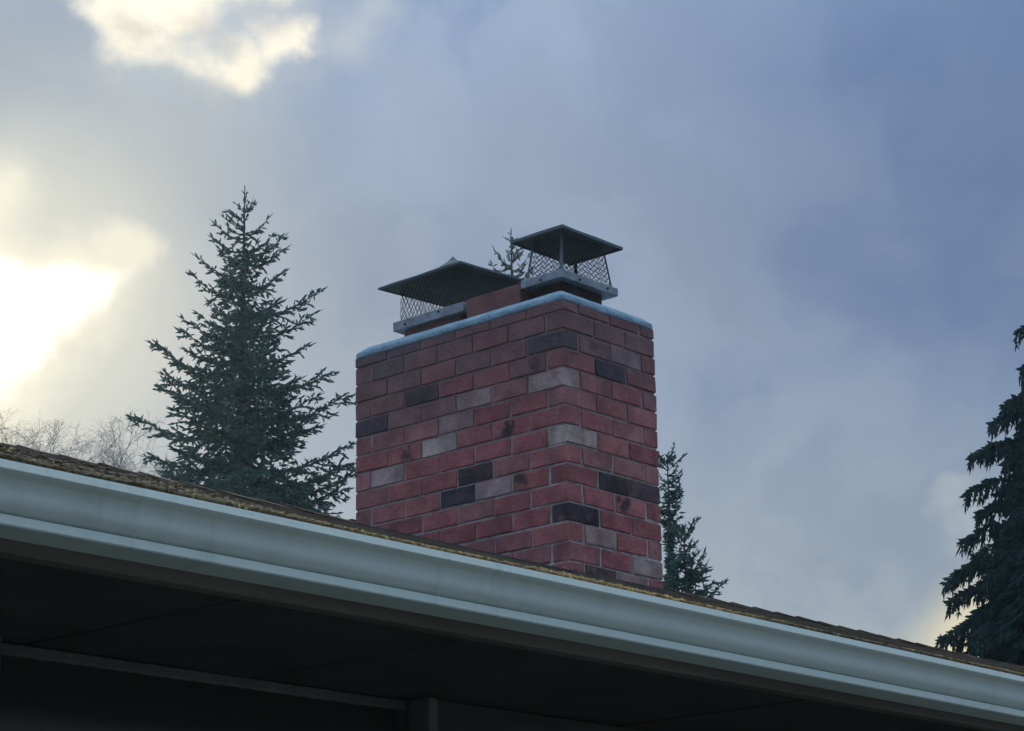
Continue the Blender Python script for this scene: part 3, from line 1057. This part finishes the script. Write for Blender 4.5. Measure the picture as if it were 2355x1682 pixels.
cap('wider low metal chimney cap with a wire screen, at the left of the chimney top', CH,
    (0.092, 0.648, 0.525, 1.078), (0.118, 0.676, 0.500, 1.050), (0.076, 0.648, 0.540, 1.156), 0.165, 0.208, 0.402, 0.125, 0.009, 0.0235, 0.042,
    (0, 0, 0, 0), tilt=(0.045, -0.012), bolts=((0.092, 0.795, 0.196, 'x'), (0.092, 1.0, 0.182, 'x')), wire=0.0013, cone_peak=0.010, expo=1.9)
cap('taller metal chimney cap on splayed legs above the near corner of the chimney', CH,
    (0.092, 0.074, 0.470, 0.310), (0.150, 0.118, 0.425, 0.275), (0.076, 0.052, 0.486, 0.350), 0.186, 0.222, 0.412, 0.040, 0.013, 0.036, 0.026,
    (0.015, 0.012, 0.016, 0.020), bolts=((0.092, 0.195, 0.200, 'x'), (0.205, 0.074, 0.198, 'y'), (0.395, 0.074, 0.203, 'y')), wire=0.0014)


# ------------------------------------------------------------------ trees
def brush(mb2, p, d, ln, wd, r, tint, flat=None):
    """needle-bearing shoot: two crossed lozenges"""
    d = d.normalized()
    a = d.orthogonal().normalized()
    ang = r.uniform(0, math.pi)
    a = (a * math.cos(ang) + d.cross(a) * math.sin(ang))
    if flat is not None:
        a = (flat - d * flat.dot(d))
        a = a.normalized() if a.length > 1e-4 else d.orthogonal().normalized()
    bb = d.cross(a)
    m_ = p + d * (ln * r.uniform(0.35, 0.6))
    e = p + d * ln
    vs2 = [tuple(p), tuple(m_ + a * wd * 0.5), tuple(e), tuple(m_ - a * wd * 0.5), tuple(m_ + bb * wd * 0.5), tuple(m_ - bb * wd * 0.5)]
    mb2.add(vs2, [(0, 1, 2, 3), (0, 4, 2, 5)], tint)


def bough(cr, lm, start, az, length, rise, r, twig_gap=0.06, twig_len=0.46, droop=0.10, shoot=(0.12, 0.027), bare_tip=0.07, thick=0.016, hang=0.15, drop_end=0.0):
    """a limb with twigs on both sides, clothed in shoots; it sags and then turns up at the end"""
    dv = Vector((math.sin(az), math.cos(az), 0))
    sv = Vector((dv.y, -dv.x, 0))
    n = 9
    pts = []
    bend = r.uniform(-0.12, 0.12)
    for i in range(n):
        s = i / (n - 1)
        z = rise * s ** 1.7 - droop * length * math.sin(math.pi * min(1, s * 1.1)) - drop_end * length * max(0, s - 0.55) ** 2 * 4
        pts.append(start + dv * (length * s) + sv * (bend * length * s * s) + Vector((0, 0, z)))
    lm.tube(pts, [max(0.003, thick * (1 - i / (n - 1)) ** 0.8) for i in range(n)], 4, False)

    def along(s):
        q = min(0.9999, max(0, s)) * (n - 1)
        i = int(q)
        return pts[i].lerp(pts[i + 1], q - i), (pts[i + 1] - pts[i]).normalized()
    s = 0.06
    side = 1
    while s < 1.0:
        p, t = along(s)
        rem = (1 - s)
        tl_ = (twig_len * length * (0.16 + 0.84 * rem ** 0.75) + 0.07) * r.uniform(0.55, 1.2)
        if s > 1 - bare_tip:
            tl_ = 0.07 * r.uniform(0.5, 1.2)
        ang = R(r.uniform(38, 66))
        sd_ = (t * math.cos(ang) + sv * side * math.sin(ang) + Vector((0, 0, r.uniform(-1, 0.35) * hang * 2))).normalized()
        q = p.copy()
        step = shoot[0] * 0.48
        m_ = max(1, int(tl_ / step))
        for j in range(m_):
            dd = (sd_ + Vector((r.uniform(-0.2, 0.2), r.uniform(-0.2, 0.2), r.uniform(-0.2, 0.2) - hang * 0.5 * j / m_))).normalized()
            tint = min(1.0, max(0.0, r.gauss(0.42, 0.2)))
            brush(cr, q, dd, shoot[0] * r.uniform(0.8, 1.3), shoot[1] * r.uniform(0.8, 1.3), r, tint)
            for _ in range(2 if r.random() < 0.45 else 1):
                dd2 = (dd * 0.6 + Vector((r.uniform(-1, 1), r.uniform(-1, 1), r.uniform(-0.9, 0.7)))).normalized()
                brush(cr, q, dd2, shoot[0] * r.uniform(0.5, 0.95), shoot[1] * r.uniform(0.7, 1.1), r, min(1.0, tint + r.uniform(-0.1, 0.25)))
            q = q + dd * step
        brush(cr, p, (t + Vector((r.uniform(-.4, .4), r.uniform(-.4, .4), r.uniform(-.4, .5)))), shoot[0] * 0.9, shoot[1], r, r.uniform(0.2, 0.7))
        side = -side
        s += twig_gap / length * r.uniform(0.6, 1.3)
    p, t = along(0.999)
    brush(cr, p - t * 0.03, t, shoot[0] * r.uniform(0.9, 1.4), shoot[1] * 0.5, r, 0.5)


def spruce(label, tip, seed, env, side_boughs, group, z_floor=2.5, n_rand=150, leader=0.45, fill=6000, mat='needle', twig_gap=0.06, shoot=(0.12, 0.031), rise_f=0.42, tier=0.0):
    """env(t) = half width of the crown t metres below the tip; side_boughs = [(world tip point, rise)]"""
    r = random.Random(seed)
    base = Vector((tip.x, tip.y, 0))
    root = thing('spruce_tree', label, 'tree', base, group)
    H = tip.z
    tr, lm, cr = MB(), MB(), MB()
    pts = [Vector((0, 0, H * i / 14)) + Vector((nz(i * 0.7, seed) * 0.05, nz(i * 0.7, seed + 9) * 0.05, 0)) * (1 - i / 14) for i in range(15)]
    rad_ = [max(0.006, 0.20 * (1 - i / 14) ** 0.9 * H / 13) for i in range(15)]
    tr.tube(pts, rad_, 8)
    # leader whorls
    for k_ in range(5):
        zc = H - leader * (0.28 + 0.30 * k_)
        for j in range(r.randint(3, 5)):
            az = r.uniform(0, 2 * math.pi)
            ln = 0.07 + 0.085 * k_ * r.uniform(0.6, 1.2)
            d_ = Vector((math.sin(az), math.cos(az), r.uniform(0.7, 1.3)))
            p0 = Vector((0, 0, zc))
            lm.tube([p0, p0 + d_.normalized() * ln], [0.006, 0.003], 4, False)
            brush(cr, p0, d_, ln * 1.15, 0.020, r, r.uniform(0.3, 0.8))
            if k_ > 1:
                for e_ in range(3 * k_):
                    pp = p0 + d_.normalized() * ln * r.uniform(0.1, 0.95)
                    brush(cr, pp, d_.normalized() + Vector((r.uniform(-1, 1), r.uniform(-1, 1), r.uniform(-.6, .8))), 0.075, 0.028, r, r.uniform(0.2, 0.8))
    brush(cr, Vector((0, 0, H - leader * 0.75)), Vector((0, 0, 1)), leader * 0.75, 0.016, r, 0.4)
    # boughs whose ends stand out against the sky
    for (P, rise) in side_boughs:
        q = P - base
        ln = math.hypot(q.x, q.y)
        bough(cr, lm, Vector((0, 0, q.z - rise)), math.atan2(q.x, q.y), ln, rise, r, twig_gap, shoot=shoot)
    t_max = H - z_floor
    for k_ in range(n_rand):
        t = leader * 1.2 + (t_max - leader * 1.2) * ((k_ + r.random()) / n_rand) ** 0.68
        t = tier * round(t / tier) + r.gauss(0, tier * 0.10) if tier else t      # boughs stand in yearly whorls
        w_ = env(t) * r.uniform(0.48, 0.98)
        rise = w_ * rise_f * r.uniform(0.5, 1.3) * max(0.15, 1 - 0.16 * t)
        bough(cr, lm, Vector((0, 0, H - t - rise * 0.6)), r.uniform(0, 2 * math.pi), w_, rise, r, twig_gap * (1 if t < 6 else 1.6), shoot=shoot)
    for k_ in range(fill):                       # inner shoots close to the stem
        t = leader * 1.6 + (min(t_max, 7.0) - leader * 1.6) * r.random() ** 0.55
        a = r.uniform(0, 2 * math.pi)
        w_ = env(t) * 0.55 * r.random() ** 0.8
        p = Vector((math.sin(a) * w_, math.cos(a) * w_, H - t))
        brush(cr, p, Vector((r.uniform(-1, 1), r.uniform(-1, 1), r.uniform(-0.7, 0.7))), shoot[0] * 1.3, shoot[1] * 1.5, r, r.uniform(0.0, 0.5))
    tr.build('trunk', M['bark'], root, fix=False)
    lm.build('branches', M['bark'], root, fix=False)['kind'] = 'stuff'
    cr.build('crown', M[mat], root, fix=False)
    return root


D1 = 30.0
PM1 = F_PX / (D1 / math.cos(R(18)))          # photograph pixels to a metre at that distance
tip = at(563, 427, D1)
sb = []
for (px, py, rise) in ((494, 512, .22), (486, 545, .20), (450, 594, .26), (442, 637, .26), (455, 722, .22), (412, 758, .25), (346, 790, .34), (370, 862, .18), (303, 957, .20), (330, 1045, .12), (365, 890, .2),
                       (616, 505, .22), (624, 547, .20), (654, 543, .28), (656, 570, .24), (655, 626, .22), (742, 660, .36), (727, 722, .30), (712, 790, .22), (767, 852, .24), (805, 912, .26), (735, 985, .12), (810, 1030, .22), (815, 1070, .20), (800, 1130, .10), (690, 870, .2),
                       (505, 575, .2), (590, 560, .2), (480, 690, .25), (640, 690, .2)):
    sb.append((at(px, py, D1), rise))
spruce('tall spruce with upturned bough tips on the left, between the bare twigs and the chimney', tip, 4,
       lambda t: min(2.8, 0.02 + 0.405 * t), sb, 'spruce trees behind the house', n_rand=160, leader=0.46, fill=6500, tier=0.34)

D2 = 36.0
tip = at(1175, 525, D2)
sb = [(at(px, py, D2), rise) for (px, py, rise) in ((1139, 578, .25), (1150, 592, .2), (1128, 606, .22), (1197, 570, .2), (1216, 588, .25), (1208, 610, .2), (1222, 622, .2))]
spruce('spruce top peeking out between the two metal chimney caps', tip, 9,
       lambda t: min(1.35, 0.10 + 0.36 * t), sb, 'spruce trees behind the house', n_rand=120, leader=0.42, fill=3500)

D3 = 32.0
tip = at(1534, 1046, D3)
sb = [(at(px, py, D3), rise) for (px, py, rise) in ((1556, 1072, .14), (1563, 1088, .14), (1563, 1100, .12), (1562, 1118, .12), (1566, 1140, .1), (1562, 1165, .1), (1552, 1180, .08), (1554, 1205, .05), (1550, 1222, .05), (1520, 1095, .1))]
spruce('slim young spruce showing just right of the chimney, the taller of two', tip, 14,
       lambda t: max(0.05, min(0.27, 0.04 + 0.45 * t) - max(0, t - 0.85) * 0.50), sb, 'spruce trees behind the house', n_rand=170, leader=0.16, fill=2500, z_floor=5.0, twig_gap=0.045, shoot=(0.09, 0.024))
tip = at(1572, 1207, D3 - 1.5)
sb = [(at(px, py, D3 - 1.5), rise) for (px, py, rise) in ((1622, 1262, .32), (1628, 1290, .26), (1618, 1280, .28), (1600, 1268, .15), (1590, 1245, .12), (1556, 1235, .12), (1535, 1265, .2), (1620, 1360, .12), (1606, 1330, .1), (1596, 1295, .15), (1612, 1372, .08))]
spruce('short bushy young spruce right of the chimney, low above the roof edge', tip, 17,
       lambda t: min(0.62, 0.03 + 0.60 * t), sb, 'spruce trees behind the house', n_rand=190, leader=0.17, fill=3500, z_floor=4.5, twig_gap=0.045, shoot=(0.09, 0.024))


# drooping fir at the right edge of the picture
def drooping(label, tip, seed, env, side_boughs, z_floor, n_rand, fill):
    r = random.Random(seed)
    base = Vector((tip.x, tip.y, 0))
    root = thing('drooping_fir', label, 'tree', base)
    H = tip.z
    tr, lm, cr = MB(), MB(), MB()
    tr.tube([Vector((0, 0, H * i / 12)) for i in range(13)], [max(0.01, 0.24 * (1 - i / 12)) for i in range(13)], 8)

    def limb(P0, az, ln, rise):
        dv = Vector((math.sin(az), math.cos(az), 0))
        sv = Vector((dv.y, -dv.x, 0))
        n = 10
        pts = []
        for i in range(n):
            s = i / (n - 1)
            z = rise * math.sin(s * math.pi * 0.62) - 0.34 * ln * max(0, s - 0.72) ** 1.3 * 2.2
            pts.append(P0 + dv * ln * s + sv * (0.08 * ln * math.sin(s * 4 + az)) + Vector((0, 0, z)))
        lm.tube(pts, [max(0.004, 0.022 * (1 - i / (n - 1))) for i in range(n)], 4, False)
        s = 0.10
        while s <= 1.0:
            q = s * (n - 1)
            i = min(n - 2, int(q))
            p = pts[i].lerp(pts[i + 1], q - i)
            for sd_ in (-1, 1):
                # side spray, arching out and then hanging
                lat = 0.34 * ln * (1 - s) ** 0.7 + 0.05
                hangl = r.uniform(0.10, 0.34) * (0.55 + 0.7 * (1 - s))
                o_ = p + (sv * sd_ * lat * r.uniform(0.0, 1.0)) + dv * r.uniform(-0.03, 0.05) + Vector((0, 0, r.uniform(-0.03, 0.02)))
                brush(cr, p, (o_ - p) + dv * 0.02, (o_ - p).length + 0.06, 0.05, r, r.uniform(0.2, 0.8))
                d_ = (dv * 0.35 + sv * sd_ * 0.25 + Vector((0, 0, -0.8)))
                m_ = max(2, int(hangl / 0.06))
                for j in range(m_):
                    dd = (d_ + Vector((r.uniform(-.25, .25), r.uniform(-.25, .25), -1.0 * j / m_))).normalized()
                    tint = min(1.0, max(0, r.gauss(0.4, 0.22)))
                    brush(cr, o_, dd, 0.105 * r.uniform(0.8, 1.3), 0.027 * (1.25 - 0.7 * j / m_), r, tint)
                    for _ in range(3):
                        brush(cr, o_, (dd + Vector((r.uniform(-.9, .9), r.uniform(-.9, .9), r.uniform(-0.5, 0.2)))), 0.070 * r.uniform(0.7, 1.2), 0.018, r, min(1.0, tint + r.uniform(-0.1, 0.15)))
                    o_ = o_ + dd * 0.062
            brush(cr, p, dv + Vector((r.uniform(-.5, .5), r.uniform(-.5, .5), r.uniform(-.2, .35))), 0.10, 0.05, r, r.uniform(0.3, 0.9))
            s += 0.032 / ln * r.uniform(0.7, 1.3)
    for (P, rise) in side_boughs:
        q = P - base
        ln = math.hypot(q.x, q.y)
        limb(Vector((0, 0, q.z - rise * 0.55)), math.atan2(q.x, q.y), ln, rise)
    for k_ in range(n_rand):
        t = 0.3 + (H - z_floor - 0.3) * ((k_ + r.random()) / n_rand)
        w_ = env(t) * r.uniform(0.60, 1.0)
        limb(Vector((0, 0, H - t)), r.uniform(0, 2 * math.pi), w_, w_ * r.uniform(0.05, 0.22))
    for k_ in range(fill):
        t = 0.5 + (min(H - z_floor, 6.5) - 0.5) * r.random() ** 0.8
        a = r.uniform(0, 2 * math.pi)
        w_ = env(t) * 0.78 * math.sqrt(r.random())
        brush(cr, Vector((math.sin(a) * w_, math.cos(a) * w_, H - t)), Vector((math.sin(a), math.cos(a), r.uniform(-1.4, -0.2))), 0.16, 0.07, r, r.uniform(0, 0.5))
    tr.build('trunk', M['bark'], root, fix=False)
    lm.build('branches', M['bark'], root, fix=False)['kind'] = 'stuff'
    cr.build('crown', M['cedar'], root, fix=False)
    return root


D4 = 26.0
tip = at(2452, 500, D4)
sb = [(at(px, py, D4), rise) for (px, py, rise) in ((2348, 765, .22), (2354, 850, .2), (2311, 930, .20), (2277, 972, .22), (2233, 1043, .26), (2270, 1035, .22), (2219, 1125, .24), (2245, 1165, .12), (2218, 1230, .26), (2238, 1262, .15),
                                                     (2176, 1318, .30), (2195, 1312, .3), (2180, 1358, .15), (2230, 1390, .1), (2160, 1440, .16), (2195, 1450, .1), (2200, 1480, .05), (2250, 1340, .2), (2290, 1130, .2), (2300, 1240, .2))]
drooping('dark fir with drooping boughs at the right edge of the view', tip, 31, lambda t: min(2.7, 0.10 + 0.305 * t), sb, 3.0, 320, 40000)


# bare trees far left
def bare(label, top_pt, seed, spread):
    r = random.Random(seed)
    base = Vector((top_pt.x, top_pt.y, 0))
    root = thing('bare_tree', label, 'tree', base, 'leafless trees far behind the roof')
    H = top_pt.z
    tr, tw = MB(), MB()
    tr.tube([Vector((nz(i, seed) * 0.15, nz(i, seed + 5) * 0.15, (H - 1.6) * i / 8)) for i in range(9)], [0.11 * (1 - i / 8) + 0.02 for i in range(9)], 6)

    def grow(p, d, ln, rad_, depth):
        n = 5
        pts = [p]
        dd = d.copy()
        for i in range(n):
            dd = (dd + Vector((r.uniform(-.3, .3), r.uniform(-.3, .3), r.uniform(-.22, .16) - (0.10 if depth == 0 else 0)))).normalized()
            pts.append(pts[-1] + dd * ln / n)
        lim = H + 0.25 * nz(p.x * 2.1, p.y * 2.1, 4.4)
        pts = [q for q in pts if q.z < lim]
        if len(pts) < 2:
            return
        n = len(pts) - 1
        tw.tube(pts, [max(0.0018, rad_ * 0.8 * (1 - 0.8 * i / n)) for i in range(n + 1)], 3, False)
        if depth > 0:
            for i in range(1, n + 1):
                for _ in range(2 if r.random() < 0.35 else 1):
                    a = r.uniform(0, 2 * math.pi)
                    nd = (dd * 0.7 + Vector((math.sin(a) * 0.8, math.cos(a) * 0.8, r.uniform(-0.1, 0.9)))).normalized()
                    grow(pts[i], nd, ln * r.uniform(0.42, 0.68), rad_ * 0.55, depth - 1)
    for k_ in range(5):
        a = r.uniform(0, 2 * math.pi)
        z0 = H - r.uniform(1.3, 2.6)
        grow(Vector((nz(8, seed) * 0.1, 0, z0)), Vector((math.sin(a) * spread, math.cos(a) * spread, 1)).normalized(), r.uniform(0.9, 1.4), 0.016, 3)
    tr.build('trunk', M['twig'], root, fix=False)
    tw.build('branches', M['twig'], root, fix=False)['kind'] = 'stuff'


bare('leafless tree with upright twigs half cut off by the left edge of the view', at(-45, 955, 42), 41, 0.40)
bare('leafless tree whose fine twigs rise over the mossiest end of the roof', at(25, 962, 40), 2, 0.40)
bare('leafless tree with thin upright twigs, third from the left edge', at(120, 968, 44), 5, 0.40)
bare('leafless tree with thin arching twigs, fourth from the left edge', at(200, 985, 41), 8, 0.45)
bare('leafless tree standing clear of the spruce, fifth from the left edge', at(275, 965, 45), 23, 0.42)
bare('leafless tree whose twigs show beside the left boughs of the tall spruce', at(362, 985, 43), 12, 0.40)

# ------------------------------------------------------------------ haze volume, added for the glare-like veil towards the low sun
hz = MB()
hz.box((-4200, -4200, -1.0), (4200, 4200, 16.0))
ho = hz.build('haze', M['soffit'])
hm = bpy.data.materials.new('haze')
hm.use_nodes = True
hm.node_tree.nodes.clear()
hv = hm.node_tree.nodes.new('ShaderNodeVolumePrincipled')
hv.inputs['Color'].default_value = (0.66, 0.92, 1.0, 1)
hv.inputs['Density'].default_value = 0.0005
hv.inputs['Anisotropy'].default_value = 0.72
hout = hm.node_tree.nodes.new('ShaderNodeOutputMaterial')
hm.node_tree.links.new(hv.outputs[0], hout.inputs['Volume'])
ho.data.materials[0] = hm
tag(ho, kind='stuff')
